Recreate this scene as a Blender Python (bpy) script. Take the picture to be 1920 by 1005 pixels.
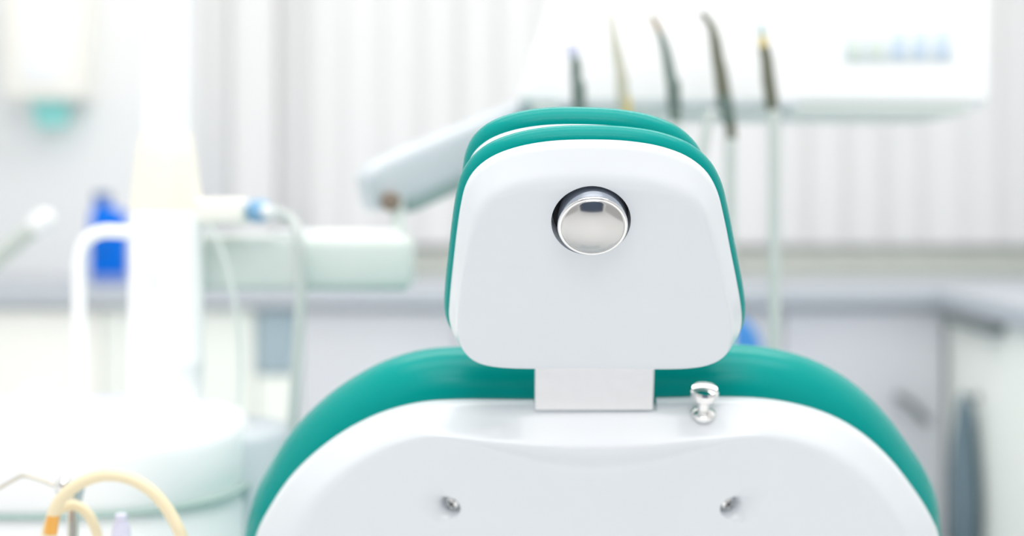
import bpy, bmesh, math, random
from mathutils import Vector, Matrix

for o in list(bpy.data.objects):
    bpy.data.objects.remove(o)
SC = bpy.context.scene
COL = SC.collection
PI = math.pi

# ------------------------------------------------------------------ camera
F = 1920 * 50.0 / 36.0          # focal length in pixels of the 1920 px frame
CX, HY, CH = 960.0, 375.0, 1.13  # principal column, horizon row, camera height
cam_d = bpy.data.cameras.new('camera')
cam = bpy.data.objects.new('camera', cam_d)
COL.objects.link(cam)
cam.location = (0, 0, CH)
cam.rotation_euler = (PI / 2, 0, 0)
cam_d.sensor_width = 36
cam_d.lens = 50
cam_d.shift_y = -(502.5 - HY) / 1920
cam_d.clip_start = 0.02
cam_d.dof.use_dof = True
cam_d.dof.focus_distance = 1.275
cam_d.dof.aperture_fstop = 1.65
SC.camera = cam

# ------------------------------------------------------------------ colour / exposure
SC.view_settings.view_transform = 'Standard'
SC.view_settings.look = 'None'
SC.view_settings.gamma = 1
SC.view_settings.use_curve_mapping = False
SC.view_settings.exposure = 0.0
SC.cycles.use_denoising = True
SC.cycles.max_bounces = 10
SC.cycles.diffuse_bounces = 6

# ------------------------------------------------------------------ world: bright overcast daylight
W = bpy.data.worlds.new('daylight')
SC.world = W
W.use_nodes = True
nt = W.node_tree
nt.nodes.clear()
out = nt.nodes.new('ShaderNodeOutputWorld')
bg = nt.nodes.new('ShaderNodeBackground')
tc = nt.nodes.new('ShaderNodeTexCoord')
sp = nt.nodes.new('ShaderNodeSeparateXYZ')
rm = nt.nodes.new('ShaderNodeValToRGB')
mp = nt.nodes.new('ShaderNodeMapRange')
mp.inputs[1].default_value = -1
mp.inputs[2].default_value = 1
nt.links.new(tc.outputs['Generated'], sp.inputs[0])
nt.links.new(sp.outputs[2], mp.inputs[0])
nt.links.new(mp.outputs[0], rm.inputs[0])
e = rm.color_ramp.elements
e[0].position = 0.45
e[0].color = (0.67, 0.665, 0.665, 1)
e[1].position = 0.85
e[1].color = (1.0, 0.985, 0.975, 1)
nt.links.new(rm.outputs[0], bg.inputs[0])
bg.inputs[1].default_value = 0.9
nt.links.new(bg.outputs[0], out.inputs[0])


# ------------------------------------------------------------------ lights: unseen area lights added overhead to brighten parts of the room
def area(name, loc, sx, sy, power, col=(1, 1, 1)):
    d = bpy.data.lights.new(name, 'AREA')
    d.shape = 'RECTANGLE'
    d.size, d.size_y, d.energy, d.color = sx, sy, power, col
    o = bpy.data.objects.new(name, d)
    COL.objects.link(o)
    o.location = loc
    return o


area('ceiling_light_panel', (0.0, 0.40, 2.9), 1.6, 1.0, 17, (1, 0.985, 0.965))
area('ceiling_light_panel', (0.1, -0.85, 2.9), 1.6, 0.8, 27, (1, 0.985, 0.965))
area('ceiling_light_panel', (0.15, 1.55, 2.9), 2.4, 0.7, 19, (1, 0.985, 0.965))
area('ceiling_light_panel', (0.1, 3.05, 2.9), 2.6, 0.7, 23, (1, 0.985, 0.965))


# ------------------------------------------------------------------ helpers
def P(px, py, Y):
    return Vector(((px - CX) * Y / F, Y, CH + (HY - py) * Y / F))


def srgb(r, g, b):
    f = lambda c: c / 12.92 if c <= 0.04045 else ((c + 0.055) / 1.055) ** 2.4
    return (f(r / 255), f(g / 255), f(b / 255), 1)


def mat(name, col, rough=0.5, metal=0.0, noise=0.0, nscale=30, bump=0.0, bscale=200, coat=0.0,
        trans=0.0, sss=0.0, spec=0.5):
    m = bpy.data.materials.new(name)
    m.use_nodes = True
    t = m.node_tree
    b = t.nodes['Principled BSDF']
    b.inputs['Base Color'].default_value = col
    b.inputs['Roughness'].default_value = rough
    b.inputs['Metallic'].default_value = metal
    b.inputs['Specular IOR Level'].default_value = spec
    b.inputs['Coat Weight'].default_value = coat
    b.inputs['Transmission Weight'].default_value = trans
    if noise:
        n = t.nodes.new('ShaderNodeTexNoise')
        n.inputs['Scale'].default_value = nscale
        c = t.nodes.new('ShaderNodeTexCoord')
        t.links.new(c.outputs['Object'], n.inputs['Vector'])
        mx = t.nodes.new('ShaderNodeMixRGB')
        mx.inputs[1].default_value = tuple(v * (1 - noise) for v in col[:3]) + (1,)
        mx.inputs[2].default_value = tuple(min(1, v * (1 + noise)) for v in col[:3]) + (1,)
        t.links.new(n.outputs['Fac'], mx.inputs[0])
        t.links.new(mx.outputs[0], b.inputs['Base Color'])
    if bump:
        n = t.nodes.new('ShaderNodeTexNoise')
        n.inputs['Scale'].default_value = bscale
        n.inputs['Detail'].default_value = 4
        c = t.nodes.new('ShaderNodeTexCoord')
        t.links.new(c.outputs['Object'], n.inputs['Vector'])
        bp = t.nodes.new('ShaderNodeBump')
        bp.inputs['Strength'].default_value = bump
        bp.inputs['Distance'].default_value = 0.002
        t.links.new(n.outputs['Fac'], bp.inputs['Height'])
        t.links.new(bp.outputs[0], b.inputs['Normal'])
    return m


M = {}
M['shell'] = mat('white_shell_plastic', srgb(227, 232, 236), 0.22, noise=0.01, coat=0.2)
M['teal'] = mat('teal_vinyl', (0.0, 0.30, 0.272, 1), 0.24, noise=0.04, nscale=14, bump=0.10, bscale=260, spec=0.13)
M['chrome'] = mat('polished_chrome', (0.80, 0.80, 0.79, 1), 0.07, 1.0, noise=0.02)
M['chrome_side'] = mat('blue_grey_chrome', (0.60, 0.64, 0.71, 1), 0.10, 1.0, noise=0.03)  # chrome with darker bluish reflections put into its colour
M['chrome_face'] = mat('brushed_chrome', (0.60, 0.595, 0.58, 1), 0.12, 1.0, noise=0.03, nscale=60)
M['steel'] = mat('satin_steel', srgb(244, 244, 245), 0.45, 0.1, noise=0.03, nscale=90)
M['dark'] = mat('dark_hollow', (0.012, 0.012, 0.014, 1), 0.6, noise=0.05)
M['white'] = mat('white_enamel', srgb(250, 251, 252), 0.28, noise=0.008)
M['cream'] = mat('cream_enamel', srgb(249, 245, 229), 0.4, noise=0.01)
M['creambox'] = mat('cream_plastic', srgb(250, 248, 240), 0.5, noise=0.015)
M['gasket'] = mat('grey_green_rubber', srgb(165, 188, 182), 0.5, noise=0.02)
M['beam'] = mat('pale_green_grey_metal', srgb(218, 226, 222), 0.45, noise=0.015)
M['arm'] = mat('pale_blue_grey_enamel', srgb(200, 208, 214), 0.4, noise=0.01)
M['armdark'] = mat('grey_green_trim', srgb(138, 162, 160), 0.5, noise=0.02)
M['brown'] = mat('brown_grey_metal', srgb(140, 125, 112), 0.5, 0.2, noise=0.05)
M['bluecap'] = mat('light_blue_plastic', srgb(130, 178, 215), 0.4, noise=0.02)
M['hose'] = mat('pale_grey_hose', srgb(202, 209, 206), 0.5, noise=0.02)
M['instr'] = mat('dark_olive_metal', srgb(112, 114, 98), 0.4, 0.25, noise=0.08)
M['instrg'] = mat('dark_green_grey_metal', srgb(112, 128, 122), 0.4, 0.25, noise=0.08)
M['instrc'] = mat('cream_grey_metal', srgb(196, 196, 178), 0.4, 0.2, noise=0.04)
M['instrb'] = mat('bronze_metal', srgb(140, 118, 84), 0.35, 0.5, noise=0.05)
M['yellow'] = mat('yellow_plastic', srgb(206, 186, 110), 0.5, noise=0.03)
M['tealtip'] = mat('blue_green_tip', srgb(120, 165, 165), 0.4, noise=0.03)
M['tube'] = mat('cream_silicone', srgb(240, 226, 190), 0.35, noise=0.02, nscale=20)
M['amber'] = mat('amber_plastic', srgb(238, 176, 84), 0.25, noise=0.05, nscale=60)
M['bluegrey'] = mat('blue_grey_plastic', srgb(168, 188, 198), 0.45, noise=0.02)
M['wire'] = mat('steel_wire', srgb(205, 200, 186), 0.3, 0.6, noise=0.03)
M['clear'] = mat('frosted_grey_plastic', srgb(220, 220, 240), 0.4, noise=0.02)
M['wall'] = mat('wall_paint', srgb(240, 241, 241), 0.7, noise=0.008, nscale=3)
M['floor'] = mat('floor_vinyl', srgb(238, 239, 240), 0.5, noise=0.02, nscale=8)
M['splash'] = mat('olive_grey_backsplash', srgb(205, 209, 200), 0.5, noise=0.03, nscale=4)
M['top'] = mat('blue_grey_worktop', srgb(186, 192, 199), 0.4, noise=0.02, nscale=12)
M['cab'] = mat('lavender_grey_laminate', srgb(213, 215, 221), 0.45, noise=0.01)
M['cabgreen'] = mat('pale_green_laminate', srgb(240, 244, 238), 0.45, noise=0.01)
M['cabwhite'] = mat('off_white_laminate', srgb(249, 249, 243), 0.45, noise=0.008)
M['slate'] = mat('slate_blue_drawer', srgb(165, 184, 194), 0.5, noise=0.03)
M['darkslate'] = mat('dark_slate_cloth', srgb(104, 124, 135), 0.85, noise=0.08, bump=0.3)
M['darkrail'] = mat('dark_grey_rail', srgb(120, 128, 128), 0.45, 0.2, noise=0.04)  # dark fittings, and the painted shade strip under the worktop
M['blue'] = mat('bright_blue_plastic', (0.0, 0.17, 0.78, 1), 0.4, noise=0.04, spec=0.15)
M['slatedoor'] = mat('slate_blue_door', srgb(70, 84, 106), 0.5, noise=0.03)
M['navy'] = mat('deep_blue_plastic', srgb(10, 82, 150), 0.5, noise=0.05)
M['lavender'] = mat('lavender_blue_label', srgb(140, 158, 210), 0.5, noise=0.03)
M['bluevinyl'] = mat('sky_blue_vinyl', srgb(70, 150, 225), 0.4, noise=0.03)
M['turq'] = mat('turquoise_paper', srgb(150, 230, 224), 0.6, noise=0.04)
M['slat'] = mat('white_blind_fabric', srgb(231, 231, 231), 0.8, noise=0.012, nscale=40)
M['frame'] = mat('window_frame_paint', srgb(215, 220, 216), 0.5, noise=0.01)
M['rod'] = mat('sage_grey_metal', srgb(200, 208, 202), 0.45, 0.1, noise=0.02)
M['keyg'] = mat('pale_green_keys', srgb(231, 241, 234), 0.4, noise=0.01)
M['keyb'] = mat('pale_blue_keys', srgb(214, 229, 247), 0.4, noise=0.01)
M['keypad'] = mat('pale_keypad_film', srgb(236, 243, 247), 0.4, noise=0.006)

gm = bpy.data.materials.new('window_glass')
gm.use_nodes = True
_t = gm.node_tree
_t.nodes.clear()
_o = _t.nodes.new('ShaderNodeOutputMaterial')
_a = _t.nodes.new('ShaderNodeBsdfTransparent')
_g = _t.nodes.new('ShaderNodeBsdfGlossy')
_g.inputs['Roughness'].default_value = 0.02
_f = _t.nodes.new('ShaderNodeFresnel')
_m = _t.nodes.new('ShaderNodeMixShader')
_t.links.new(_f.outputs[0], _m.inputs[0])
_t.links.new(_a.outputs[0], _m.inputs[1])
_t.links.new(_g.outputs[0], _m.inputs[2])
_t.links.new(_m.outputs[0], _o.inputs[0])
M['glass'] = gm


def world_loc(o):
    v = Vector((0, 0, 0))
    while o is not None:
        v += o.location
        o = o.parent
    return v


def tag(o, label=None, cat=None, group=None, kind=None):
    if label: o['label'] = label
    if cat: o['category'] = cat
    if group: o['group'] = group
    if kind: o['kind'] = kind
    return o


def thing(name, loc, label, cat, group=None):
    o = bpy.data.objects.new(name, None)
    o.empty_display_size = 0.1
    COL.objects.link(o)
    o.location = loc
    return tag(o, label, cat, group)


class MB:
    """collects shapes given in world coordinates and links them as one mesh object"""

    def __init__(s):
        s.v, s.f = [], []

    def add(s, vs, fs):
        n = len(s.v)
        s.v += [Vector(p) for p in vs]
        s.f += [tuple(i + n for i in f) for f in fs]
        return s

    def rings(s, rings, cap0=True, cap1=True):
        """rings: list of closed loops with equal counts"""
        n = len(rings[0])
        vs = [p for r in rings for p in r]
        fs = []
        for k in range(len(rings) - 1):
            for i in range(n):
                j = (i + 1) % n
                fs.append((k * n + i, k * n + j, (k + 1) * n + j, (k + 1) * n + i))
        if cap0: fs.append(tuple(reversed(range(n))))
        if cap1: fs.append(tuple(range((len(rings) - 1) * n, len(rings) * n)))
        return s.add(vs, fs)

    def box(s, c, size, rot=None, bevel=0.0, seg=3):
        bm = bmesh.new()
        bmesh.ops.create_cube(bm, size=1)
        for v in bm.verts:
            v.co = Vector((v.co.x * size[0], v.co.y * size[1], v.co.z * size[2]))
        if bevel:
            bmesh.ops.bevel(bm, geom=bm.edges[:] + bm.verts[:], offset=bevel, segments=seg, profile=0.5, affect='EDGES')
        R = rot if rot is not None else Matrix.Identity(3)
        bm.verts.index_update()
        vs = [R @ v.co + Vector(c) for v in bm.verts]
        fs = [tuple(v.index for v in f.verts) for f in bm.faces]
        bm.free()
        return s.add(vs, fs)

    def box2(s, lo, hi, bevel=0.0, seg=3):
        lo, hi = Vector(lo), Vector(hi)
        return s.box((lo + hi) / 2, hi - lo, None, bevel, seg)

    def lathe(s, prof, origin, axis=(0, 0, 1), n=48):
        a = Vector(axis).normalized()
        x = a.orthogonal().normalized()
        y = a.cross(x)
        o = Vector(origin)
        rs = []
        for r, h in prof:
            r = max(r, 1e-5)
            rs.append([o + a * h + (x * math.cos(2 * PI * i / n) + y * math.sin(2 * PI * i / n)) * r for i in range(n)])
        return s.rings(rs)

    def tube(s, pts, r, n=14, smooth=8, flat=None):
        pts = [Vector(p) for p in pts]
        rad = list(r) if isinstance(r, (list, tuple)) else [r] * len(pts)
        if smooth and len(pts) > 2:
            q, rr = [], []
            for i in range(len(pts) - 1):
                p0, p1, p2, p3 = pts[max(i - 1, 0)], pts[i], pts[i + 1], pts[min(i + 2, len(pts) - 1)]
                for k in range(smooth):
                    t = k / smooth
                    q.append(0.5 * ((2 * p1) + (p2 - p0) * t + (2 * p0 - 5 * p1 + 4 * p2 - p3) * t * t + (3 * p1 - p0 - 3 * p2 + p3) * t ** 3))
                    rr.append(rad[i] * (1 - t) + rad[i + 1] * t)
            q.append(pts[-1])
            rr.append(rad[-1])
            pts, rad = q, rr
        rs = []
        nrm = None
        for i, p in enumerate(pts):
            tg = (pts[min(i + 1, len(pts) - 1)] - pts[max(i - 1, 0)]).normalized()
            if nrm is None:
                nrm = tg.orthogonal().normalized()
            nrm = (nrm - tg * nrm.dot(tg)).normalized()
            b = tg.cross(nrm)
            rs.append([p + (nrm * math.cos(2 * PI * k / n) + b * math.sin(2 * PI * k / n)) * rad[i] for k in range(n)])
        return s.rings(rs)

    def build(s, name, m, parent=None, sharp=50):
        me = bpy.data.meshes.new(name)
        if parent is not None:
            L = world_loc(parent)
        else:
            xs = [v.x for v in s.v]; ys = [v.y for v in s.v]; zs = [v.z for v in s.v]
            L = Vector(((min(xs) + max(xs)) / 2, (min(ys) + max(ys)) / 2, min(zs)))
        me.from_pydata([v - L for v in s.v], [], s.f)
        bm = bmesh.new()
        bm.from_mesh(me)
        bmesh.ops.recalc_face_normals(bm, faces=bm.faces[:])
        for ed in bm.edges:
            if len(ed.link_faces) == 2 and ed.calc_face_angle(0) > math.radians(sharp):
                ed.smooth = False
        for f in bm.faces: f.smooth = True
        bm.to_mesh(me)
        bm.free()
        me.materials.append(M[m])
        o = bpy.data.objects.new(name, me)
        COL.objects.link(o)
        if parent is not None:
            o.parent = parent
        else:
            o.location = L
        return o


def carve(o, cutters):
    """cut the cutters' shapes out of o and bake the result into its mesh"""
    tmp = []
    for mb in cutters:
        c = mb.build('cutter', 'dark', None)
        tmp.append(c)
        md = o.modifiers.new('cut', 'BOOLEAN')
        md.operation = 'DIFFERENCE'
        md.solver = 'EXACT'
        md.object = c
    bpy.context.view_layer.update()
    dg = bpy.context.evaluated_depsgraph_get()
    me = bpy.data.meshes.new_from_object(o.evaluated_get(dg))
    o.modifiers.clear()
    o.data = me
    bm = bmesh.new()
    bm.from_mesh(me)
    for ed in bm.edges:
        ed.smooth = not (len(ed.link_faces) == 2 and ed.calc_face_angle(0) > math.radians(38))
    for f in bm.faces: f.smooth = True
    bm.to_mesh(me)
    bm.free()
    for c in tmp:
        d = c.data
        bpy.data.objects.remove(c)
        bpy.data.meshes.remove(d)


class Frame:
    """a tilted plane: u to the right, v up along the plane, w out of it towards the viewer"""

    def __init__(s, px, py, Y, deg):
        t = math.radians(deg)
        s.o = P(px, py, Y)
        s.U = Vector((1, 0, 0))
        s.V = Vector((0, -math.sin(t), math.cos(t)))
        s.N = Vector((0, -math.cos(t), -math.sin(t)))

    def at(s, u, v, w=0.0):
        return s.o + s.U * u + s.V * v + s.N * w

    def uv(s, px, py, w=0.0):
        d = Vector(((px - CX) / F, 1, (HY - py) / F))
        C = Vector((0, 0, CH))
        q = s.o + s.N * w
        t = (q - C).dot(s.N) / d.dot(s.N)
        r = C + d * t - q
        return (r.dot(s.U), r.dot(s.V))


def closed(pts, n):
    """closed Catmull-Rom through 2-D points, resampled evenly"""
    m = len(pts)
    q = []
    for i in range(m):
        p0, p1, p2, p3 = [Vector(pts[(i + k) % m]) for k in (-1, 0, 1, 2)]
        t0 = 0.0
        t1 = t0 + max((p1 - p0).length, 1e-6) ** 0.5
        t2 = t1 + max((p2 - p1).length, 1e-6) ** 0.5
        t3 = t2 + max((p3 - p2).length, 1e-6) ** 0.5
        for k in range(12):
            t = t1 + (t2 - t1) * k / 12
            A1 = p0 * ((t1 - t) / (t1 - t0)) + p1 * ((t - t0) / (t1 - t0))
            A2 = p1 * ((t2 - t) / (t2 - t1)) + p2 * ((t - t1) / (t2 - t1))
            A3 = p2 * ((t3 - t) / (t3 - t2)) + p3 * ((t - t2) / (t3 - t2))
            B1 = A1 * ((t2 - t) / (t2 - t0)) + A2 * ((t - t0) / (t2 - t0))
            B2 = A2 * ((t3 - t) / (t3 - t1)) + A3 * ((t - t1) / (t3 - t1))
            q.append(B1 * ((t2 - t) / (t2 - t1)) + B2 * ((t - t1) / (t2 - t1)))
    for _ in range(2):
        q = [(q[i - 1] + q[i] * 2 + q[(i + 1) % len(q)]) / 4 for i in range(len(q))]
    L = [0]
    for i in range(len(q)):
        L.append(L[-1] + (q[(i + 1) % len(q)] - q[i]).length)
    res, k = [], 0
    for i in range(n):
        s = L[-1] * i / n
        while L[k + 1] < s: k += 1
        t = (s - L[k]) / max(L[k + 1] - L[k], 1e-9)
        res.append(q[k].lerp(q[(k + 1) % len(q)], t))
    return res


def normals2(o):
    n = len(o)
    area2 = sum(o[i].x * o[(i + 1) % n].y - o[(i + 1) % n].x * o[i].y for i in range(n))
    sg = 1 if area2 > 0 else -1
    r = []
    for i in range(n):
        t = (o[(i + 1) % n] - o[i - 1]).normalized()
        r.append(Vector((t.y, -t.x)) * sg)
    return r


def align(a, b):
    """rotate/resample b so that each point of it faces the same direction from the centre as in a"""
    c = sum(b, Vector((0, 0))) / len(b)
    best, bs = None, 1e9
    for k in range(len(b)):
        d = sum((a[i] - b[(i + k) % len(b)]).length_squared for i in range(0, len(a), 4))
        if d < bs: best, bs = k, d
    return [b[(i + best) % len(b)] for i in range(len(b))]


def smooth01(t): return t * t * (3 - 2 * t)


# ------------------------------------------------------------------ the setting
def struct(name, mb, m, parent=None):
    o = mb.build(name, m, parent)
    if parent is None: o['kind'] = 'structure'
    return o


XL, XR, YB = -1.66, 1.70, 4.20
struct('floor', MB().box2((XL - 0.1, -2.0, -0.06), (XR + 0.1, YB + 0.15, 0)), 'floor')
WX0, WX1, WZ0, WZ1 = -0.86, 1.52, 1.05, 2.35
b = MB()
b.box2((XL, YB, 0), (WX0, YB + 0.15, 2.9)).box2((WX1, YB, 0), (XR, YB + 0.15, 2.9))
b.box2((WX0, YB, 0), (WX1, YB + 0.15, WZ0)).box2((WX0, YB, WZ1), (WX1, YB + 0.15, 2.9))
struct('wall_back', b, 'wall')
struct('wall_left', MB().box2((XL - 0.1, 0.6, 0), (XL, YB + 0.15, 2.9)), 'wall')
struct('wall_right', MB().box2((XR, 1.2, 0), (XR + 0.1, YB + 0.15, 2.9)), 'wall')
struct('wall_front', MB().box2((XL - 0.1, -2.15, 0), (XR + 0.1, -2.0, 2.9)), 'wall')
dr = struct('door_1', MB().box2((-1.45, -1.998, 0.0), (1.45, -1.955, 2.1), 0.004), 'slatedoor')  # unseen dark panel, added for the chrome knob to reflect
MB().tube([(0.76, -1.956, 1.02), (0.76, -1.91, 1.02), (0.66, -1.905, 1.02)], 0.009, 12, 4).build('door_handle', 'chrome', dr)
b = MB()
fw = 0.06
b.box2((WX0, YB + 0.03, WZ0), (WX0 + fw, YB + 0.10, WZ1)).box2((WX1 - fw, YB + 0.03, WZ0), (WX1, YB + 0.10, WZ1))
b.box2((WX0 + fw, YB + 0.03, WZ0), (WX1 - fw, YB + 0.10, WZ0 + fw)).box2((WX0 + fw, YB + 0.03, WZ1 - fw), (WX1 - fw, YB + 0.10, WZ1))
for x in (-0.07, 0.73): b.box2((x - 0.03, YB + 0.03, WZ0 + fw), (x + 0.03, YB + 0.10, WZ1 - fw))
win = struct('window_1', b, 'frame')
for x0, x1 in ((WX0 + fw, -0.10), (-0.04, 0.70), (0.76, WX1 - fw)):
    MB().box2((x0, YB + 0.062, WZ0 + fw), (x1, YB + 0.068, WZ1 - fw)).build('pane', 'glass', win)
CT = 0.907  # worktop height
struct('trim_1', MB().box2((-0.90, YB - 0.025, CT + 0.001), (XR, YB, 0.985), 0.003), 'splash')

# ------------------------------------------------------------------ vertical blind
bl = thing('vertical_blind', (0.33, YB - 0.06, 0.99), 'white vertical slat blind covering the window behind the chair', 'blind')
MB().box2((-0.92, YB - 0.085, 2.40), (1.62, YB - 0.035, 2.45), 0.006).build('head_rail', 'white', bl)
random.seed(4)
SW, x = 0.127, -0.865
k = 0
while x < 1.60:
    ang = math.radians(9 + random.uniform(-5, 5))
    if k in (0, 2): ang = math.radians(-38)
    if k == 1: ang = math.radians(10)
    vs, fs = [], []
    for i in range(9):
        t = i / 8 - 0.5
        lx, ly = t * SW, 0.007 * (1 - 4 * t * t)
        X, Y = lx * math.cos(ang) - ly * math.sin(ang), lx * math.sin(ang) + ly * math.cos(ang)
        vs.append((X, Y))
    ring = [(x + a, YB - 0.06 + c) for a, c in vs] + [(x + a + 0.0012 * math.sin(ang), YB - 0.06 + c + 0.0012) for a, c in reversed(vs)]
    MB().rings([[Vector((a, c, 1.0)) for a, c in ring], [Vector((a, c, 2.40)) for a, c in ring]]).build('slat', 'slat', bl, 40)
    x += 0.112
    k += 1

# ------------------------------------------------------------------ worktop and cabinets
YF = 3.60   # front edge of the back run
XF = 1.08   # front edge of the right run
wt = MB()
wt.box2((XL + 0.003, YF, CT - 0.05), (XR - 0.003, YB - 0.003, CT), 0.006)
wt.box2((XF, 2.0, CT - 0.05), (XR - 0.003, YF + 0.01, CT), 0.006)
tag(wt.build('worktop', 'top'), 'blue-grey worktop running along the back wall and turning along the right wall', 'worktop')


def cabinet(x0, x1, y, m, label, group='base cabinets under the worktop', drawers=0, handle='chrome', axis='y', dm=None, splits=1):
    """base unit; axis 'y': doors face the viewer at depth y, axis 'x': doors face left at x = y"""
    z1 = CT - 0.052
    if axis == 'y':
        lo, hi = (x0 + 0.001, y + 0.02, 0.10), (x1 - 0.001, YB - 0.03, z1)
        base = ((x0 + x1) / 2, (y + YB) / 2, 0)
    else:
        lo, hi = (y + 0.02, x0 + 0.001, 0.10), (XR - 0.02, x1 - 0.001, z1)
        base = ((y + XR) / 2, (x0 + x1) / 2, 0)
    t = thing('base_cabinet', base, label, 'cabinet', group)
    MB().box2(lo, hi).build('carcass', m, t)
    if axis == 'y':
        MB().box2((x0 + 0.005, y + 0.07, 0.0), (x1 - 0.005, YB - 0.05, 0.10)).build('plinth', 'darkrail', t)
    else:
        MB().box2((y + 0.07, x0 + 0.005, 0.0), (XR - 0.03, x1 - 0.005, 0.10)).build('plinth', 'darkrail', t)
    zt = z1 - 0.004

    def front(a0, a1, za, zb, nm, mm, hz):
        if axis == 'y':
            d = MB().box2((a0 + 0.003, y, za), (a1 - 0.003, y + 0.019, zb), 0.003, 2).build(nm, mm, t)
            hb = MB().tube([(a0 + (a1 - a0) * 0.35, y + 0.004, hz), (a0 + (a1 - a0) * 0.35, y - 0.022, hz), (a0 + (a1 - a0) * 0.65, y - 0.022, hz), (a0 + (a1 - a0) * 0.65, y + 0.004, hz)], 0.005, 10, 0)
        else:
            d = MB().box2((y, a0 + 0.003, za), (y + 0.019, a1 - 0.003, zb), 0.003, 2).build(nm, mm, t)
            hb = MB().tube([(y + 0.004, a0 + (a1 - a0) * 0.35, hz), (y - 0.022, a0 + (a1 - a0) * 0.35, hz), (y - 0.022, a0 + (a1 - a0) * 0.65, hz), (y + 0.004, a0 + (a1 - a0) * 0.65, hz)], 0.005, 10, 0)
        if handle: hb.build('handle', handle, d)
        return d

    if drawers:
        front(x0, x1, zt - 0.165, zt, 'drawer', dm or m, zt - 0.05)
        zt -= 0.17
    step = (x1 - x0) / splits
    for i in range(splits):
        front(x0 + i * step, x0 + (i + 1) * step, 0.105, zt, 'door', m, zt - 0.05)
    return t


cabinet(XL + 0.005, -1.05, YF + 0.03, 'cabwhite', 'off-white base cabinet at the far left end of the back worktop', splits=2, handle=None)
cabinet(-1.05, -0.655, YF + 0.03, 'cabgreen', 'pale base cabinet behind the white column, under the back worktop', handle=None)
cabinet(-0.655, -0.545, YF + 0.03, 'cabgreen', 'narrow base cabinet with a slate blue drawer behind the hanging grey hose', drawers=1, dm='slate', handle=None)
cabinet(-0.545, 0.27, YF + 0.03, 'cab', 'wide lavender-grey base cabinet behind the left half of the chair', splits=2, handle=None)
c4 = cabinet(0.27, XF + 0.028, YF + 0.03, 'cab', 'lavender-grey base cabinet to the right of the chair, near the worktop corner', splits=2, handle=None)
MB().tube([P(1684, 742, 3.632), P(1688, 744, 3.605), P(1710, 758, 3.59), P(1734, 784, 3.605), P(1738, 788, 3.632)], 0.010, 12).build('handle', 'darkrail', c4)
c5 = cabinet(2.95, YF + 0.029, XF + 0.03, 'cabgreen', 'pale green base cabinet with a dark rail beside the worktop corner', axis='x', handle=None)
MB().box2((XF - 0.004, 3.20, 0.826), (XF + 0.031, 3.54, 0.854), 0.004).build('rail', 'darkrail', c5)  # dark strip painting in the shade under the worktop overhang
cabinet(2.02, 2.95, XF + 0.03, 'cabgreen', 'pale green base cabinet at the right edge, nearest along the right wall', axis='x', splits=2, handle=None)

# ------------------------------------------------------------------ dental chair
HF = Frame(1116, 480, 1.33, 33)
chair = thing('dental_chair', (HF.o.x, 1.95, 0), 'teal dental chair with white plastic back shells and headrest, seen from behind', 'dental chair')

h_out = [(1116, 265), (1180, 268), (1240, 278), (1290, 297), (1325, 325), (1345, 360), (1358, 410), (1370, 470), (1380, 520), (1388, 565), (1391, 600),
         (1387, 622), (1374, 642), (1350, 656), (1316, 662), (1116, 664), (925, 661), (888, 654), (864, 640), (849, 620), (842, 596), (843, 560), (850, 490), (857, 430), (864, 385),
         (873, 350), (890, 322), (920, 298), (965, 280), (1030, 268)]
HB = 0.028
h_in = [(1116, 362), (1190, 363), (1245, 368), (1284, 382), (1310, 408), (1325, 445), (1342, 500), (1354, 550), (1364, 600), (1364, 640), (1350, 671), (1310, 688),
        (1116, 690), (930, 688), (890, 676), (868, 648), (862, 600), (868, 550), (878, 490), (892, 440), (908, 404), (934, 378), (980, 366), (1040, 363)]
N1 = 160
ho = closed([HF.uv(*p) for p in h_out], N1)
hi = align(ho, closed([HF.uv(*p, HB) for p in h_in], N1))


def shell_rings(fr, o, i, bulge, prof, crown, back, steps=16, caps=10, extra=lambda u, v: 0.0):
    rs = []
    nn = normals2(o)
    rs.append([fr.at(*(p - q * 0.003), -back) for p, q in zip(o, nn)])
    rs.append([fr.at(*p, -back + 0.003) for p in o])
    for k in range(steps + 1):
        t = k / steps
        rs.append([fr.at(*(a.lerp(b_, t)), (bulge + extra(b_.x, b_.y)) * prof(t)) for a, b_ in zip(o, i)])
    c = sum(i, Vector((0, 0))) / len(i)
    for k in range(1, caps):
        s = 1 - k / caps
        rs.append([fr.at(*(c + (b_ - c) * s), bulge + extra(b_.x, b_.y) * s * s + crown * (1 - s * s)) for b_ in i])
    return rs, c


def bevel_prof(t):      # rounded lip, sloping bevel, soft knee into the flat face
    g = 1.29 * t if t < 0.55 else 0.7095 + 1.29 * ((t - 0.55) - (t - 0.55) ** 2 / 0.9)
    return 0.08 * math.sin(min(t / 0.05, 1) * PI / 2) + 0.92 * g


rs, hc = shell_rings(HF, ho, hi, HB, bevel_prof, 0.004, 0.008)
b = MB().rings(rs)
hshell = b.build('headrest_shell', 'shell', chair, 60)
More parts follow.
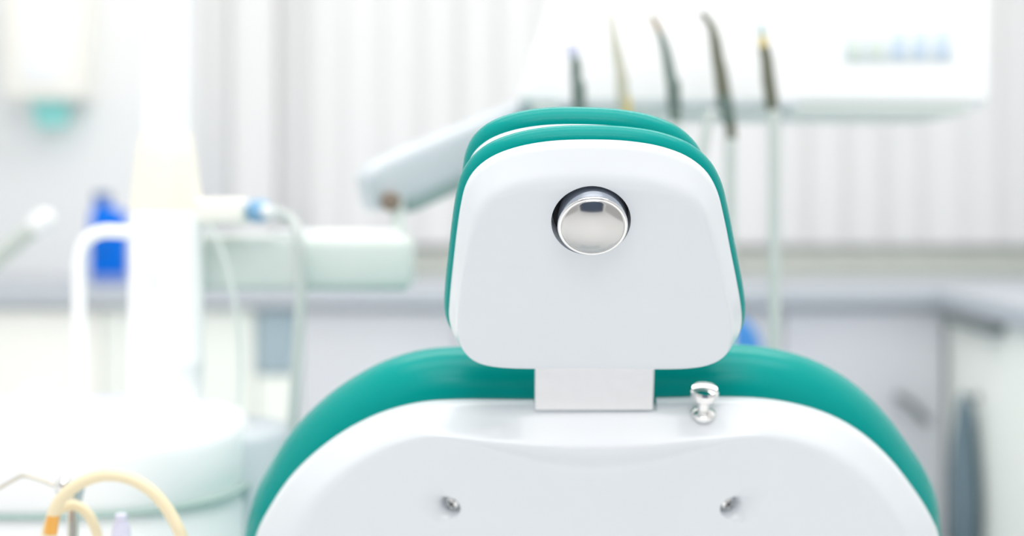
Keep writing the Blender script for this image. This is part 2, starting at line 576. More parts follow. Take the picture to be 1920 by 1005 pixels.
# knob: socket cut into the shell, chrome knob inside it
ku, kv = HF.uv(1108, 413, HB)
kr = 147 / 2 * 1.315 / F
ko = HF.at(ku, kv, HB + 0.003)
carve(hshell, [MB().lathe([(kr * 0.97, -0.020), (kr * 0.985, 0), (kr * 1.0, 0.02)], ko, HF.N, 64)])
MB().lathe([(kr * 0.955, -0.0195), (kr * 0.955, -0.018), (0.001, -0.018)], ko, HF.N, 48).build('socket', 'dark', hshell)
R = 128 / 2 * 1.305 / F
ks = ko + HF.U * 0.001 + HF.V * 0.0016
MB().lathe([(R * 0.9, -0.017), (R * 1.0, -0.015), (R * 1.0, 0.0085), (R * 0.9, 0.0086)], ks, HF.N, 72).build('knob_side', 'chrome_side', hshell, 40)
MB().lathe([(R * 0.86, 0.008), (R * 0.99, 0.0084), (R * 0.993, 0.0096), (R * 0.975, 0.0104), (R * 0.95, 0.0108), (R * 0.92, 0.0107)], ks, HF.N, 72).build('knob_rim', 'chrome', hshell, 40)
prof = [(R * 0.925, 0.009)]
for i in range(15):
    q = 1 - i / 14
    prof.append((R * 0.925 * q, 0.0104 + 0.0095 * (1 - q * q)))
MB().lathe(prof, ks, HF.N, 72).build('knob_face', 'chrome_face', hshell, 60)


def pad_rings(fr, o, wf, wb, off, r_in, n=14, flat=None):
    """upholstered pad: rim rounded between depths wf (front) and wb (back); off(normal) = how far it sticks out"""
    nn = normals2(o)
    r = (wf - wb) / 2
    wc = (wf + wb) / 2
    c = sum(o, Vector((0, 0))) / len(o)
    rs = []
    for k in range(4):
        s = (0.25, 0.5, 0.75, 0.92)[k]
        rs.append([fr.at(*(c + (p + q * (off(q) - r_in) - c) * s), wf) for p, q in zip(o, nn)])
    for k in range(n + 1):
        a = PI / 2 - PI * k / n
        rs.append([fr.at(*(p + q * (off(q) - r_in + r_in * math.cos(a))), wc + r * math.sin(a)) for p, q in zip(o, nn)])
    for k in range(4):
        s = (0.92, 0.75, 0.5, 0.25)[k]
        rs.append([fr.at(*(c + (p + q * (off(q) - r_in) - c) * s), wb + (-0.012 * (1 - s) if flat is None else 0)) for p, q in zip(o, nn)])
    return rs


offA = lambda q: 0.0052 + 0.001 * max(0, q.y)
b = MB().rings(pad_rings(HF, ho, -0.002, -0.027, offA, 0.011, flat=1))
pa = b.build('headrest_cushion_rim', 'teal', chair, 70)
offP = lambda q: -0.005 + 0.003 * max(0, q.y)
hoB = [Vector((p.x - 0.0032, p.y - 0.0012 - 0.026 * p.x)) for p in ho]
b = MB().rings(pad_rings(HF, hoB, -0.026, -0.042, offP, 0.003, flat=1))
b.build('headrest_plate', 'shell', chair, 70)
offB = lambda q: -0.004 + 0.010 * max(0, q.y)
b = MB().rings(pad_rings(HF, hoB, -0.0345, -0.064, offB, 0.013))
b.build('headrest_cushion', 'teal', chair, 70)

# headrest bar
bar_v = HF.uv(1116, 640)[1]
BF = Frame(1116, 900, 1.465, 22)
u0, v0 = BF.uv(1003, 771, 0.016)
u1, v1 = BF.uv(1225, 773, 0.016)
top = [HF.at(0, bar_v, 0.004), HF.at(0, bar_v, -0.006)]
p_top_f = HF.at(0, HF.uv(1116, 690)[1], -0.002)
p_bot_f = BF.at(0, v0, 0.012)
rings_bar = []
d_ax = (p_bot_f - p_top_f).normalized()
nb = Vector((0, d_ax.z, -d_ax.y))
if nb.y > 0: nb = -nb
for s, e_ in ((-0.05, 0.0), (0.0, 0.0), (1.0, 0.0)):
    c0 = p_top_f.lerp(p_bot_f, s) if s >= 0 else p_top_f + d_ax * s
    rings_bar.append([Vector((u0 + BF.o.x, 0, 0)) * 0 + Vector((x_, (c0 - nb * w_).y, (c0 - nb * w_).z)) for x_, w_ in
                      ((u0 + BF.o.x, 0), (u0 + BF.o.x + 0.0015, -0.0015), (u1 + BF.o.x - 0.0015, -0.0015), (u1 + BF.o.x, 0), (u1 + BF.o.x, 0.008), (u0 + BF.o.x, 0.008))])
MB().rings(rings_bar).build('headrest_bar', 'steel', chair, 30)

# backrest
b_out_vis = [(1116, 754), (1232, 752), (1330, 750), (1430, 753), (1500, 765), (1560, 785), (1620, 820), (1670, 865), (1710, 915), (1740, 960), (1760, 1005)]
b_out_l = [(480, 1005), (500, 965), (540, 905), (590, 855), (650, 812), (720, 778), (790, 760), (860, 755), (1003, 755)]
R0 = [BF.uv(*p) for p in b_out_vis]
L0 = [BF.uv(*p) for p in b_out_l]
ue, ve = R0[-1]
low = [(ue + 0.012, ve - 0.08), (ue + 0.010, ve - 0.20), (ue - 0.015, ve - 0.32), (ue - 0.08, ve - 0.42), (ue - 0.20, ve - 0.455), (0, ve - 0.46)]
lowl = [(-a, c) for a, c in reversed(low[:-1])]
bo_pts = R0 + low + lowl + L0
BB = 0.034
N2 = 220
bo = closed(bo_pts, N2)
b_in_r = [(1116, 876), (1200, 869), (1290, 848), (1370, 828), (1440, 824), (1500, 838), (1552, 865), (1598, 905), (1640, 958), (1664, 1000)]
b_in_l = [(575, 1000), (602, 948), (645, 900), (702, 858), (762, 831), (815, 821), (870, 828), (950, 850), (1035, 870)]
R1 = [BF.uv(*p, BB) for p in b_in_r]
L1 = [BF.uv(*p, BB) for p in b_in_l]
lowin = [(ue - 0.03, ve - 0.09), (ue - 0.03, ve - 0.20), (ue - 0.055, ve - 0.31), (ue - 0.115, ve - 0.39), (ue - 0.22, ve - 0.415), (0, ve - 0.42)]
bi_pts = R1 + lowin + [(-a, c) for a, c in reversed(lowin[:-1])] + L1
bi = closed(bi_pts, N2)


def match(o, i):
    """for each outer point, pick the inner point in step with it (monotone, by arc around the centre)"""
    return align(o, i)


bi = match(bo, bi)
rs, bc = shell_rings(BF, bo, bi, BB, bevel_prof, 0.004, 0.012, 22, 12, lambda u, v: 0.014 * math.exp(-(u / 0.115) ** 2) if v > -0.02 else 0.0)
bsh = MB().rings(rs).build('backrest_shell', 'shell', chair, 60)
cut = []
nu0, nv0 = BF.uv(1002, 777, 0.016)
nu1, nv1 = BF.uv(1233, 777, 0.016)
nb_c = MB()
nb_c.add([BF.at(u, v, w) for w in (-0.03, 0.05) for u, v in ((nu0, nv0), (nu1, nv0), (nu1, nv0 + 0.08), (nu0, nv0 + 0.08))],
         [(3, 2, 1, 0), (4, 5, 6, 7), (0, 1, 5, 4), (1, 2, 6, 5), (2, 3, 7, 6), (3, 0, 4, 7)])
cut.append(nb_c)
scr = []
for px in (842, 1371):
    su, sv = BF.uv(px, 951, BB)
    so = BF.at(su, sv, BB)
    ax = BF.N + Vector((-0.4 if px < 1000 else 0.4, 0, 0.0))
    ax.normalize()
    scr.append((so, ax))
    cut.append(MB().lathe([(0.0098, -0.0125), (0.0112, -0.004), (0.0130, 0.0015), (0.0185, 0.0055), (0.03, 0.018)], so, ax, 40))
carve(bsh, cut)
for so, ax in scr:
    sc_o = MB().lathe([(0.0078, -0.0125), (0.0078, -0.0085), (0.0060, -0.0065), (0.003, -0.0058), (0.0001, -0.0056)], so, ax, 32).build('screw', 'chrome', bsh)
    s2 = MB()
    x_ = ax.orthogonal().normalized()
    y_ = ax.cross(x_)
    Rm = Matrix((x_, y_, ax)).transposed()
    s2.box(so + ax * -0.0058, (0.0085, 0.0016, 0.002), Rm).box(so + ax * -0.0058, (0.0016, 0.0085, 0.002), Rm)
    s2.build('screw_slot', 'dark', sc_o)

# upholstery of the backrest
offC = lambda q: 0.011 + 0.019 * max(0, q.y) ** 2
b = MB().rings(pad_rings(BF, bo, -0.006, -0.096, offC, 0.038, 18))
b.build('backrest_cushion', 'teal', chair, 70)

# little chrome locking knob beside the bar
kb = P(1318, 774, 1.395)
ku_, kv_ = BF.uv(1318, 774, 0.012)
kb = BF.at(ku_, kv_, 0.013)
kax = Vector((0, -0.42, 0.9)).normalized()
q = 1.12 * 1.42 / F
MB().lathe([(15 * q, -0.008), (20 * q, -0.004), (22 * q, 0.0), (21 * q, 4 * q), (16 * q, 8 * q), (11 * q, 10 * q), (11 * q, 24 * q), (16 * q, 27 * q), (23 * q, 33 * q), (24 * q, 41 * q), (24 * q, 45 * q), (21 * q, 49 * q), (14 * q, 51 * q), (6 * q, 52 * q), (0, 52.3 * q)], kb, kax, 48).build('locking_knob', 'chrome', chair, 35)

# seat, leg rest, base (beyond the backrest)
cx = HF.o.x
zb = BF.at(0, ve - 0.44, -0.05)


def slab(pts_xz, w, m, name, th):
    mb = MB()
    n = len(pts_xz)
    rr = []
    for (y_, z_, hw) in pts_xz:
        ring = []
        for k in range(24):
            a = 2 * PI * k / 24
            ca, sa = math.cos(a), math.sin(a)
            ring.append(Vector((cx + hw * math.copysign(abs(ca) ** 0.5, ca), y_, z_ + th / 2 * math.copysign(abs(sa) ** 0.7, sa))))
        rr.append(ring)
    mb.rings(rr)
    return mb.build(name, m, chair, 60)


slab([(zb.y - 0.02, 0.50, 0.20), (zb.y + 0.02, 0.50, 0.26), (zb.y + 0.25, 0.50, 0.27), (2.28, 0.53, 0.25), (2.32, 0.53, 0.20)], 0, 'teal', 'seat_cushion', 0.11)
slab([(2.33, 0.52, 0.19), (2.36, 0.51, 0.23), (2.55, 0.44, 0.22), (2.72, 0.36, 0.20), (2.75, 0.35, 0.16)], 0, 'teal', 'leg_rest', 0.09)
MB().box2((cx - 0.20, zb.y - 0.05, 0.32), (cx + 0.20, 2.30, 0.445), 0.03).build('seat_frame', 'shell', chair)
MB().lathe([(0.13, 0.05), (0.11, 0.10), (0.10, 0.33)], (cx, zb.y + 0.25, 0), (0, 0, 1), 40).build('pedestal', 'shell', chair)
MB().box2((cx - 0.24, zb.y - 0.1, 0.0), (cx + 0.24, zb.y + 0.6, 0.055), 0.02).build('floor_plate', 'shell', chair)
sup = MB()
sup.tube([BF.at(0, ve - 0.20, -0.075), BF.at(0, ve - 0.42, -0.07), (cx, zb.y + 0.02, 0.40), (cx, zb.y + 0.12, 0.38)], 0.035, 16)
sup.build('back_support', 'shell', chair)

# ------------------------------------------------------------------ cuspidor unit
CU = Vector((-0.585, 1.86, 0))
cu = thing('cuspidor_unit', CU, 'white cuspidor unit with tall column and water spouts at the left of the chair', 'dental unit')


def ell(c, rx, ry, z, e=2.4, n=72):
    r = []
    for k in range(n):
        a = 2 * PI * k / n
        ca, sa = math.cos(a), math.sin(a)
        r.append(Vector((c[0] + rx * math.copysign(abs(ca) ** (2 / e), ca), c[1] + ry * math.copysign(abs(sa) ** (2 / e), sa), z)))
    return r


def stack(c, lev, e=2.4):
    return MB().rings([ell(c, rx, ry, z, e) for rx, ry, z in lev])


rx, ry = 0.237, 0.205
stack(CU, [(rx - 0.004, ry - 0.004, 0.763), (rx, ry, 0.775), (rx, ry, 0.824), (rx - 0.003, ry - 0.003, 0.836), (rx - 0.010, ry - 0.010, 0.845), (rx - 0.020, ry - 0.020, 0.850), (rx - 0.032, ry - 0.032, 0.852)]).build('basin_body', 'white', cu, 60)
stack(CU + Vector((0.005, 0, 0)), [(rx + 0.001, ry + 0.001, 0.7575), (rx + 0.004, ry + 0.004, 0.7585), (rx + 0.004, ry + 0.004, 0.7625), (rx + 0.001, ry + 0.001, 0.7635)]).build('seam_gasket', 'gasket', cu, 60)
stack(CU, [(rx - 0.02, ry - 0.02, 0.0), (rx - 0.02, ry - 0.02, 0.06), (rx, ry, 0.07), (rx, ry, 0.74), (rx - 0.004, ry - 0.004, 0.757)]).build('lower_cabinet', 'white', cu, 60)
SH = Vector((-0.405, 1.93, 0))
stack(SH, [(0.09, 0.085, 0.55), (0.103, 0.098, 0.57), (0.103, 0.098, 0.812), (0.097, 0.092, 0.822), (0.085, 0.08, 0.826)]).build('side_shelf', 'arm', cu, 60)
MB().lathe([(0.085, 0.845), (0.105, 0.850), (0.108, 0.8535), (0.102, 0.8545), (0.09, 0.8535), (0.0, 0.8525)], (CU.x - 0.06, CU.y - 0.03, 0), (0, 0, 1), 56).build('spittoon_bowl', 'white', cu, 60)
# column
CO = Vector(((311 - CX) * 1.97 / F, 1.97, 0))
q = 1.97 / F
zz = lambda py: CH + (HY - py) * 1.97 / F
colm = MB().lathe([(69 * q, 0.845), (69 * q, zz(690)), (71 * q, zz(687)), (71 * q, zz(668)), (69 * q, zz(665)), (69 * q, zz(405)), (66 * q, zz(396))], CO, (0, 0, 1), 56).build('column', 'white', cu, 40)
MB().lathe([(66 * q, zz(397)), (65 * q, zz(380)), (56 * q, zz(300)), (47 * q, zz(254)), (44 * q, zz(250))], CO, (0, 0, 1), 56).build('column_sleeve', 'cream', cu, 40)
MB().lathe([(44 * q, zz(252)), (44 * q, zz(120)), (44 * q, 2.0), (38 * q, 2.03), (0.0, 2.035)], CO, (0, 0, 1), 48).build('lamp_post', 'white', cu, 40)
# spouts
MB().tube([P(148, 775, 1.88), P(148, 640, 1.88), P(148, 520, 1.88), P(150, 480, 1.88), P(161, 452, 1.88), P(185, 436, 1.88), P(215, 434, 1.88), P(246, 438, 1.88), P(272, 455, 1.88), P(284, 480, 1.88), P(287, 505, 1.88)], 14 * 1.88 / F, 18).build('glass_filler_spout', 'white', cu)
MB().tube([P(-10, 835, 1.80), P(12, 790, 1.80), P(35, 755, 1.80), P(58, 733, 1.80), P(78, 730, 1.80), P(92, 748, 1.80), P(98, 778, 1.80), P(99, 792, 1.80)], 15 * 1.8 / F, 16).build('bowl_rinse_spout', 'white', cu)
# beam to the right with the pivot post
yb = 2.06
q = yb / F
bz0, bz1 = CH + (HY - 541) * q, CH + (HY - 441) * q
bx0, bx1 = (325 - CX) * q, (776 - CX) * q
MB().box2((bx0, 1.97 + 0.03, bz0), (bx1, yb + 0.06, bz1), 0.016, 4).build('cross_beam', 'beam', cu)
MB().box2(((520 - CX) * q, 2.02, bz1 - 0.001), ((752 - CX) * q, 2.10, bz1 + 10 * q), 0.004, 2).build('beam_cover', 'white', cu)
pv = Vector(((746 - CX) * q, yb, 0))
MB().lathe([(17 * q, bz1 - 0.002), (15 * q, bz1 + 0.006), (12 * q, CH - 16 * q), (12 * q, CH - 2 * q)], pv, (0, 0, 1), 28).build('pivot_post', 'beam', cu)
MB().lathe([(9 * q, -0.022), (18 * q, -0.02), (18 * q, 0.016), (12 * q, 0.02)], (pv.x - 12 * q, yb, CH - 3 * q), (0, 1, 0), 28).build('pivot_joint', 'brown', cu)
# side holder on the column with its hose
MB().box2(((372 - CX) * 1.98 / F, 1.95, CH + (HY - 420) * 1.98 / F), ((463 - CX) * 1.98 / F, 2.01, CH + (HY - 372) * 1.98 / F), 0.008).build('side_holder', 'creambox', cu)
hq = 2.0 / F
MB().lathe([(12 * hq, -0.012), (21 * hq, -0.006), (22 * hq, 0.010), (17 * hq, 0.018), (8 * hq, 0.022)], P(480, 396, 1.98), (1, -0.2, 0), 28).build('holder_knob', 'bluecap', cu)
MB().lathe([(9 * hq, 0.018), (13 * hq, 0.022), (11 * hq, 0.032), (2 * hq, 0.034)], P(480, 396, 1.975), (0.75, -0.65, 0), 24).build('holder_button', 'white', cu)
MB().tube([P(490, 396, 2.0), P(520, 400, 2.0), P(547, 414, 2.0), P(562, 450, 1.98), P(564, 520, 1.98), P(560, 620, 1.98), P(553, 720, 1.98), P(545, 800, 1.98), P(520, 860, 1.97), P(470, 880, 1.95), P(430, 860, 1.93)],
          10 * hq, 12).build('holder_hose', 'hose', cu)
MB().tube([P(390, 418, 1.95), P(415, 470, 1.95), P(435, 540, 1.95), P(447, 620, 1.95), P(450, 700, 1.95), P(445, 790, 1.94)], 4.5 * hq, 10).build('thin_hose', 'beam', cu)

# ------------------------------------------------------------------ delivery console with its arm
YC = 2.22
q = YC / F
dc = thing('delivery_console', ((1420 - CX) * q, YC + 0.16, CH + (HY - 205) * q), 'white delivery console with keypad above the headrest, on a pale jointed arm', 'dental console')
zc0 = CH + (HY - 190) * q
X = lambda px: (px - CX) * q
secs = []
for (yy, in_, dz) in ((YC, 0.012, 0.0), (YC + 0.006, 0.004, -0.004), (YC + 0.02, 0, -0.008), (YC + 0.27, 0, -0.008), (YC + 0.30, 0.01, 0.0)):
    pts = [(X(972) + in_, zc0 + 0.012 + dz), (X(984) + in_, zc0 + dz + in_ * 0.3), (X(1848) - in_, zc0 + dz + in_ * 0.3), (X(1857) - in_, zc0 + 0.004 + dz), (X(1862) - in_, zc0 + 0.014 + dz),
           (X(1862) - in_, zc0 + 0.205 - in_), (X(1850) - in_, zc0 + 0.215 - in_), (X(1060) + in_, zc0 + 0.215 - in_), (X(1046) + in_, zc0 + 0.205 - in_)]
    secs.append([Vector((a, yy, c)) for a, c in pts])
MB().rings(secs).build('console_body', 'white', dc, 30)
MB().box2((X(1000), YC + 0.004, zc0 - 0.020), (X(1815), YC + 0.26, zc0 - 0.006), 0.005).build('underside_tray', 'beam', dc, 40)
kz = lambda py: CH + (HY - py) * q
kp = MB().box2((X(1582), YC - 0.003, kz(114)), (X(1788), YC + 0.002, kz(54)), 0.001, 1).build('keypad', 'keypad', dc)
for px, m in ((1603, 'keyg'), (1643, 'keyg'), (1684, 'keyb'), (1724, 'keyb'), (1765, 'keyb')):
    MB().box2((X(px - 12), YC - 0.005, kz(112)), (X(px + 12), YC - 0.002, kz(57)), 0.001, 1).build('key', m, kp)
rest = MB()
rest.box2((X(1040), YC - 0.085, zc0 - 0.016), (X(1480), YC - 0.070, zc0 - 0.006), 0.003)
for px in (1060, 1465): rest.box2((X(px) - 0.008, YC - 0.072, zc0 - 0.016), (X(px) + 0.008, YC + 0.02, zc0 - 0.006), 0.002)
rest.build('instrument_rest', 'arm', dc)
# arm from the pivot up to the console
A0, A1 = P(712, 349, 2.07), P(1010, 222, 2.36)
ax = (A1 - A0).normalized()
sidev = Vector((0, 0, 1)).cross(ax).normalized()
upv = ax.cross(sidev)


def armring(p, hw, hh, e=4):
    r = []
    for k in range(24):
        a = 2 * PI * k / 24
        ca, sa = math.cos(a), math.sin(a)
        r.append(p + sidev * hw * math.copysign(abs(ca) ** (2 / e), ca) + upv * hh * math.copysign(abs(sa) ** (2 / e), sa))
    return r


Ln = (A1 - A0).length
MB().rings([armring(A0 - ax * 0.032, 0.012, 0.018), armring(A0 - ax * 0.027, 0.017, 0.028), armring(A0, 0.02, 0.037), armring(A0 + ax * 0.06, 0.02, 0.039), armring(A1, 0.02, 0.039), armring(A1 + ax * 0.06, 0.018, 0.03)]).build('console_arm', 'arm', dc, 60)
MB().rings([armring(A0 + ax * 0.035 - upv * 0.041, 0.017, 0.010), armring(A0 + ax * 0.05 - upv * 0.043, 0.018, 0.011), armring(A1 - upv * 0.043, 0.018, 0.011)]).build('arm_trim', 'armdark', dc, 60)  # dark strip of painted shade along the arm's underside
MB().lathe([(0.02, 0), (0.022, 0.01), (0.022, 0.10), (0.018, 0.115)], A1 + ax * 0.03 + Vector((0.0, 0.0, -0.03)), (0, 0, 1), 28).build('arm_bracket', 'arm', dc)

# ------------------------------------------------------------------ handpieces in the rest
YI = YC - 0.10
iq = YI / F
GI = 'handpieces standing in the console rest'


def handpiece(name, path, radii, m, label, tip=None, extra=(), hose=None, hose_m='hose', hr=9):
    base = P(path[-1][0], path[-1][1], YI)
    t = thing(name, base, label, 'dental handpiece', GI)
    MB().tube([P(a, c, YI) for a, c in path], [r * iq for r in radii], 16, 6).build('body', m, t)
    if tip:
        pts, rr, tm, nm = tip
        MB().tube([P(a, c, YI) for a, c in pts], [r * iq for r in rr], 14, 6).build(nm, tm, t)
    for nm, pts, rr, tm in extra:
        MB().tube([P(a, c, YI) for a, c in pts], [r * iq for r in rr], 14, 6).build(nm, tm, t)
    if hose:
        px, py = path[-1]
        lo = [P(px, py - 4, YI)] + [P(a, c, YI + d) for a, c, d in hose]
        MB().tube(lo, hr * iq, 12, 8).build('hose', hose_m, t)
    return t


def loop(px, py, low, px2, top=200):
    mid = (px + px2) / 2
    return [(px, py + 60, 0.0), (px + (mid - px) * 0.1, low - 60, 0.01), (mid - 6, low - 6, 0.06), (mid + 4, low - 4, 0.12), (px2, low - 70, 0.17), (px2, top + 160, 0.17), (px2, top, 0.17)]


handpiece('air_syringe', [(1078, 108), (1080, 128), (1080, 150), (1084, 160), (1086, 200), (1090, 240)], [9, 11, 10, 14, 13, 9], 'instrg',
          'grey handpiece with white round head, leftmost in the console rest',
          ([(1075, 76), (1074, 84), (1074, 98), (1077, 110)], [4, 14, 14, 9], 'clear', 'head'), (), loop(1090, 240, 760, 1092))
handpiece('curing_light', [(1150, 62), (1155, 90), (1162, 125), (1166, 150), (1168, 185), (1172, 205)], [7, 9, 10, 12, 12, 11], 'instrc',
          'pale cream handpiece with slanted thin tip in the console rest',
          ([(1144, 22), (1147, 45), (1151, 66)], [4, 6, 7], 'instrc', 'tip'), [('collar', [(1172, 180), (1174, 205), (1176, 240)], [10, 11, 8], 'yellow')], loop(1176, 240, 760, 1178))
handpiece('ultrasonic_scaler', [(1238, 62), (1247, 90), (1253, 120), (1258, 148), (1262, 158), (1264, 190), (1268, 230)], [7, 9, 10, 11, 14, 13, 9], 'instrg',
          'dark handpiece with bent bronze tip in the middle of the console rest',
          ([(1219, 28), (1228, 42), (1239, 65)], [4, 6, 7], 'instrb', 'tip'), (), loop(1268, 230, 760, 1268))
handpiece('slow_handpiece', [(1334, 48), (1341, 78), (1346, 112), (1350, 130), (1355, 165), (1361, 205), (1370, 235), (1372, 265)], [8, 11, 12, 13, 14, 14, 10, 9], 'instr',
          'dark handpiece with sharply bent head and forked hose, second from right in the rest',
          ([(1313, 22), (1322, 32), (1335, 50)], [5, 7, 8], 'instr', 'head'), [('side_hose', [(1366, 222), (1340, 212), (1328, 225), (1322, 260), (1312, 320), (1300, 400), (1290, 520)], [7, 8, 9, 9, 9, 9, 9], 'hose'), ('sleeve', [(1357, 180), (1362, 208), (1368, 232)], [15, 15, 11], 'instrg')], loop(1370, 262, 760, 1368), hr=10)
handpiece('turbine_handpiece', [(1432, 88), (1437, 110), (1441, 150), (1446, 185), (1449, 212)], [11, 12, 13, 13, 9], 'instr',
          'dark straight handpiece with blue-green tip, rightmost in the console rest',
          ([(1427, 44), (1428, 58), (1430, 72)], [3, 5, 7], 'tealtip', 'tip'), [('collar', [(1430, 68), (1431, 80), (1433, 92)], [7, 9, 11], 'yellow')], loop(1452, 212, 760, 1453), hr=11)

# ------------------------------------------------------------------ assistant's holder with the hoses, in front of the cuspidor
YH = 1.53
hq = YH / F
zh = 0.725
ih = thing('instrument_holder', ((130 - CX) * hq, YH, 0.69), 'chrome jointed instrument holder with bent wire on front of the white cuspidor', 'holder')
MB().box2((-0.56, YH - 0.05, zh - 0.03), (-0.33, YH + 0.04, zh), 0.008).build('holder_bar', 'white', ih)
MB().box2((-0.53, YH + 0.03, zh - 0.028), (-0.47, 1.664, zh - 0.004), 0.005).build('mounting_arm', 'white', ih)
MB().lathe([(11 * hq, zh - 0.005), (11 * hq, CH + (HY - 955) * hq), (9 * hq, CH + (HY - 945) * hq), (9 * hq, CH + (HY - 925) * hq)], ((131 - CX) * hq, YH + 0.01, 0), (0, 0, 1), 24).build('post', 'chrome', ih)
MB().lathe([(3 * hq, -16 * hq), (9 * hq, -13 * hq), (14.5 * hq, -6 * hq), (16 * hq, 0), (14.5 * hq, 6 * hq), (9 * hq, 13 * hq), (3 * hq, 16 * hq)], P(119, 909, YH), (0.4, -0.2, 1), 28).build('ball_joint', 'chrome', ih)
pl = MB()
pl.rings([[P(104, 918, YH + d), P(160, 912, YH + d), P(152, 946, YH + d), P(136, 960, YH + d), P(116, 950, YH + d)] for d in (0.008, 0.020)])
pl.build('clamp_plate', 'bluegrey', ih, 30)
MB().tube([P(110, 913, YH), P(85, 903, YH), P(52, 893, YH), P(40, 893, YH), P(22, 902, YH), P(-8, 919, YH), P(-40, 935, YH)], 3.6 * hq, 10, 5).build('wire', 'wire', ih)

Yt = 1.49
tq = Yt / F
t1 = thing('suction_hose', P(96, 1060, Yt), 'cream silicone hose with amber end, arching large in front of the cuspidor', 'hose', 'cream hoses at the bottom left')
MB().tube([P(97, 976, Yt), P(101, 960, Yt), P(114, 936, Yt), P(138, 914, Yt), P(168, 898, Yt), P(203, 891, Yt), P(245, 898, Yt), P(285, 922, Yt), P(317, 960, Yt), P(340, 1005, Yt), P(352, 1040, Yt + 0.02), P(356, 1070, Yt + 0.04)], 11.5 * tq, 18).build('tube', 'tube', t1)
MB().tube([P(95, 1000, Yt), P(97, 985, Yt), P(100, 966, Yt)], [12.5 * tq, 12.5 * tq, 12.2 * tq], 18, 4).build('amber_connector', 'amber', t1)
MB().tube([P(93, 1068, Yt + 0.01), P(94, 1030, Yt + 0.005), P(95, 998, Yt)], [13 * tq, 12.5 * tq, 11.5 * tq], 18, 4).build('lower_tube', 'tube', t1)
t2 = thing('suction_hose', P(185, 1060, YH), 'thin cream hose making the small arch under the larger one', 'hose', 'cream hoses at the bottom left')
MB().tube([P(84, 1066, YH), P(87, 1000, YH), P(100, 966, YH - 0.005), P(122, 950, YH - 0.006), P(143, 948, YH - 0.008), P(163, 962, YH - 0.008), P(177, 986, YH - 0.005), P(186, 1020, YH), P(190, 1066, YH)], 9.5 * hq, 16).build('tube', 'tube', t2)
t3 = thing('suction_tip', P(227, 1062, YH), 'frosted grey tapered nozzle standing under the arch of the cream hose', 'nozzle')
MB().lathe([(22 * hq, 0.003), (17 * hq, 70 * hq), (14 * hq, 84 * hq)], P(227, 1066, YH - 0.015), (0, 0, 1), 24).build('nozzle_body', 'clear', t3)
MB().lathe([(11 * hq, 82 * hq), (11 * hq, 100 * hq), (8 * hq, 102 * hq)], P(227, 1066, YH - 0.015), (0, 0, 1), 24).build('nozzle_mouth', 'clear', t3)

# ------------------------------------------------------------------ things on the left wall and worktop
yw = YB
q = 4.12 / F
X4 = lambda px: (px - CX) * q
Z4 = lambda py: CH + (HY - py) * q
td = thing('towel_dispenser', (X4(92), yw - 0.08, Z4(192)), 'cream paper towel dispenser on the wall at the upper left', 'dispenser')
MB().box2((X4(22), yw - 0.16, Z4(190)), (X4(164), yw - 0.001, Z4(-60)), 0.02).build('housing', 'creambox', td)
MB().box2((X4(58), yw - 0.168, Z4(160)), (X4(132), yw - 0.155, Z4(-30)), 0.008).build('front_cover', 'white', td)
tt = MB()
rr = []
for s, (dy, z_) in enumerate(((0.0, 186), (0.005, 200), (0.012, 218), (0.008, 236))):
    rr.append([Vector((X4(60 + (6 if s > 1 else 0)), yw - 0.09 + dy, Z4(z_))), Vector((X4(92), yw - 0.105 + dy, Z4(z_ + 3))), Vector((X4(124), yw - 0.09 + dy, Z4(z_ - 2))),
               Vector((X4(124), yw - 0.06 + dy, Z4(z_ - 2))), Vector((X4(60), yw - 0.06 + dy, Z4(z_)))])
tt.rings(rr)
tag(tt.build('paper_towel', 'turq', None, 40), 'turquoise paper towel hanging out under the cream dispenser', 'paper towel')
# grey swing arm from the left wall
sw = thing('wall_arm', (XL + 0.02, 2.5, CH + (HY - 640) * 2.5 / F), 'sage grey slanted arm with white rounded end at the left edge', 'arm')
sa, sb = P(75, 418, 2.5), P(0, 478, 2.5)
dv = (sa - sb).normalized()
wallp = sb + dv * ((XL + 0.02 - sb.x) / dv.x)
MB().tube([wallp, sb, sa - dv * 0.005], [0.017, 0.017, 0.015], 16, 0).build('arm_tube', 'rod', sw)
MB().lathe([(0.016, -0.015), (0.019, -0.005), (0.019, 0.012), (0.013, 0.024), (0.004, 0.028)], sa, dv, 24).build('end_cap', 'white', sw)
MB().lathe([(0.05, 0.0), (0.05, 0.012), (0.03, 0.025)], Vector((XL + 0.001, wallp.y, wallp.z)), (1, 0, 0), 28).build('wall_plate', 'rod', sw)

# blue bottle on the worktop
yb_ = 3.80
q = yb_ / F
bx = (205 - CX) * q
bt = thing('disinfectant_bottle', (bx, yb_, CT), 'bright blue bottle on the worktop behind the white spout', 'bottle')


def rrect(c, hx, hy, z, e=5, n=40):
    r = []
    for k in range(n):
        a = 2 * PI * k / n
        ca, sa_ = math.cos(a), math.sin(a)
        r.append(Vector((c[0] + hx * math.copysign(abs(ca) ** (2 / e), ca), c[1] + hy * math.copysign(abs(sa_) ** (2 / e), sa_), z)))
    return r


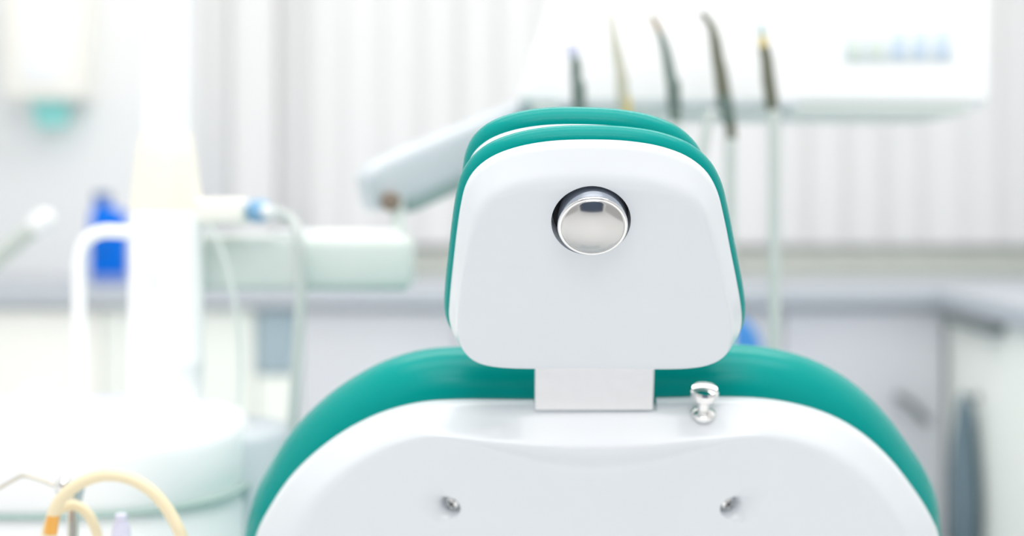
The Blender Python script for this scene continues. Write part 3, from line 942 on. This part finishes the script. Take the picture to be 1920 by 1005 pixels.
c_ = (bx, yb_)
z0 = CT + 0.0005
hx = 34 * q
MB().rings([rrect(c_, hx * 0.94, 0.028, z0), rrect(c_, hx, 0.032, z0 + 0.006), rrect(c_, hx, 0.032, z0 + 0.165), rrect(c_, hx * 0.93, 0.030, z0 + 0.182), rrect((bx - 0.012, yb_), hx * 0.6, 0.022, z0 + 0.202), rrect((bx - 0.018, yb_), hx * 0.36, 0.017, z0 + 0.205), rrect((bx - 0.018, yb_), hx * 0.36, 0.017, z0 + 0.222)]).build('bottle_body', 'blue', bt, 60)
MB().rings([rrect(c_, hx * 1.02, 0.0335, z0 + 0.002), rrect(c_, hx * 1.02, 0.0335, z0 + 0.022)]).build('base_band', 'lavender', bt, 40)  # lavender band paints in the worktop reflection at the bottle's foot
MB().lathe([(0.010, 0.0), (0.010, 0.004), (0.006, 0.006), (0.0, 0.006)], (bx - 0.01, yb_ - 0.031, z0 + 0.095), (0, -1, 0), 24).build('label_mark', 'navy', bt)
MB().rings([rrect((bx - 0.018, yb_), hx * 0.42, 0.02, z0 + 0.218), rrect((bx - 0.018, yb_), hx * 0.42, 0.02, z0 + 0.236), rrect((bx - 0.018, yb_), hx * 0.34, 0.016, z0 + 0.242)]).build('cap', 'navy', bt, 40)

# ------------------------------------------------------------------ operator stool beyond the chair
ys = 3.05
q = ys / F
sx = (1385 - CX) * q
st = thing('operator_stool', (sx, ys, 0), 'blue operator stool whose backrest peeks out right of the headrest', 'stool')
MB().lathe([(0.10, 0.53), (0.165, 0.535), (0.18, 0.555), (0.178, 0.585), (0.15, 0.60), (0.0, 0.605)], (sx, ys, 0), (0, 0, 1), 40).build('seat', 'bluevinyl', st, 60)
MB().lathe([(0.028, 0.08), (0.028, 0.30), (0.02, 0.30), (0.02, 0.535)], (sx, ys, 0), (0, 0, 1), 24).build('gas_lift', 'chrome', st, 40)
for k in range(5):
    a = 2 * PI * k / 5 + 0.3
    d = Vector((math.cos(a), math.sin(a), 0))
    lg = MB().tube([Vector((sx, ys, 0.10)) + d * 0.02, Vector((sx, ys, 0.09)) + d * 0.14, Vector((sx, ys, 0.068)) + d * 0.25], [0.022, 0.018, 0.013], 12, 4).build('leg', 'chrome', st)
    c = Vector((sx, ys, 0.026)) + d * 0.24
    MB().lathe([(0.02, -0.012), (0.026, -0.008), (0.026, 0.008), (0.02, 0.012)], c, (-d.y, d.x, 0), 20).build('caster', 'darkrail', lg)
rr = []
for z_, hw in ((0.70, 0.05), (0.715, 0.068), (0.76, 0.08), (0.81, 0.078), (0.845, 0.060), (0.865, 0.036), (0.872, 0.016)):
    rr.append([Vector((sx + hw * math.cos(2 * PI * k / 24), ys + 0.17 + 0.025 * math.sin(2 * PI * k / 24), z_)) for k in range(24)])
MB().rings(rr).build('backrest', 'bluevinyl', st, 60)
MB().tube([(sx, ys + 0.05, 0.545), (sx, ys + 0.18, 0.55), (sx, ys + 0.20, 0.62), (sx, ys + 0.185, 0.74)], 0.013, 12).build('back_bar', 'chrome', st)

# ------------------------------------------------------------------ dark towel and dark lever by the right-hand cabinets
yt = 3.385
hk = XF + 0.03
tw = MB()
rr = []
for z_, d, hw, sh in ((0.667, 0.008, 0.006, 0), (0.660, 0.012, 0.016, 0), (0.625, 0.02, 0.03, -0.004), (0.56, 0.026, 0.055, 0.004), (0.48, 0.030, 0.075, 0.0), (0.40, 0.030, 0.082, -0.004), (0.31, 0.028, 0.085, 0.003), (0.305, 0.02, 0.08, 0.003)):
    ring = []
    for k in range(32):
        a = 2 * PI * k / 32
        ripple = 1 + 0.16 * math.sin(5 * a + z_ * 6)
        ring.append(Vector((hk - 0.034 + d * math.cos(a) * ripple, yt + sh + 0.7 * hw * math.sin(a), z_)))
    rr.append(ring)
tw.rings(rr)
tag(tw.build('hand_towel', 'darkslate', None, 60), 'dark slate towel hanging on the front of the right-hand cabinets', 'towel')
hkm = MB().tube([(hk + 0.002, yt, 0.660), (hk - 0.03, yt, 0.658), (hk - 0.038, yt, 0.675)], 0.004, 10)
hkm.lathe([(0.012, 0.0), (0.012, 0.004), (0.006, 0.006)], (hk - 0.001, yt, 0.660), (-1, 0, 0), 20)
tag(hkm.build('towel_hook', 'darkrail'), 'small dark hook holding the slate towel on the cabinet', 'hook')
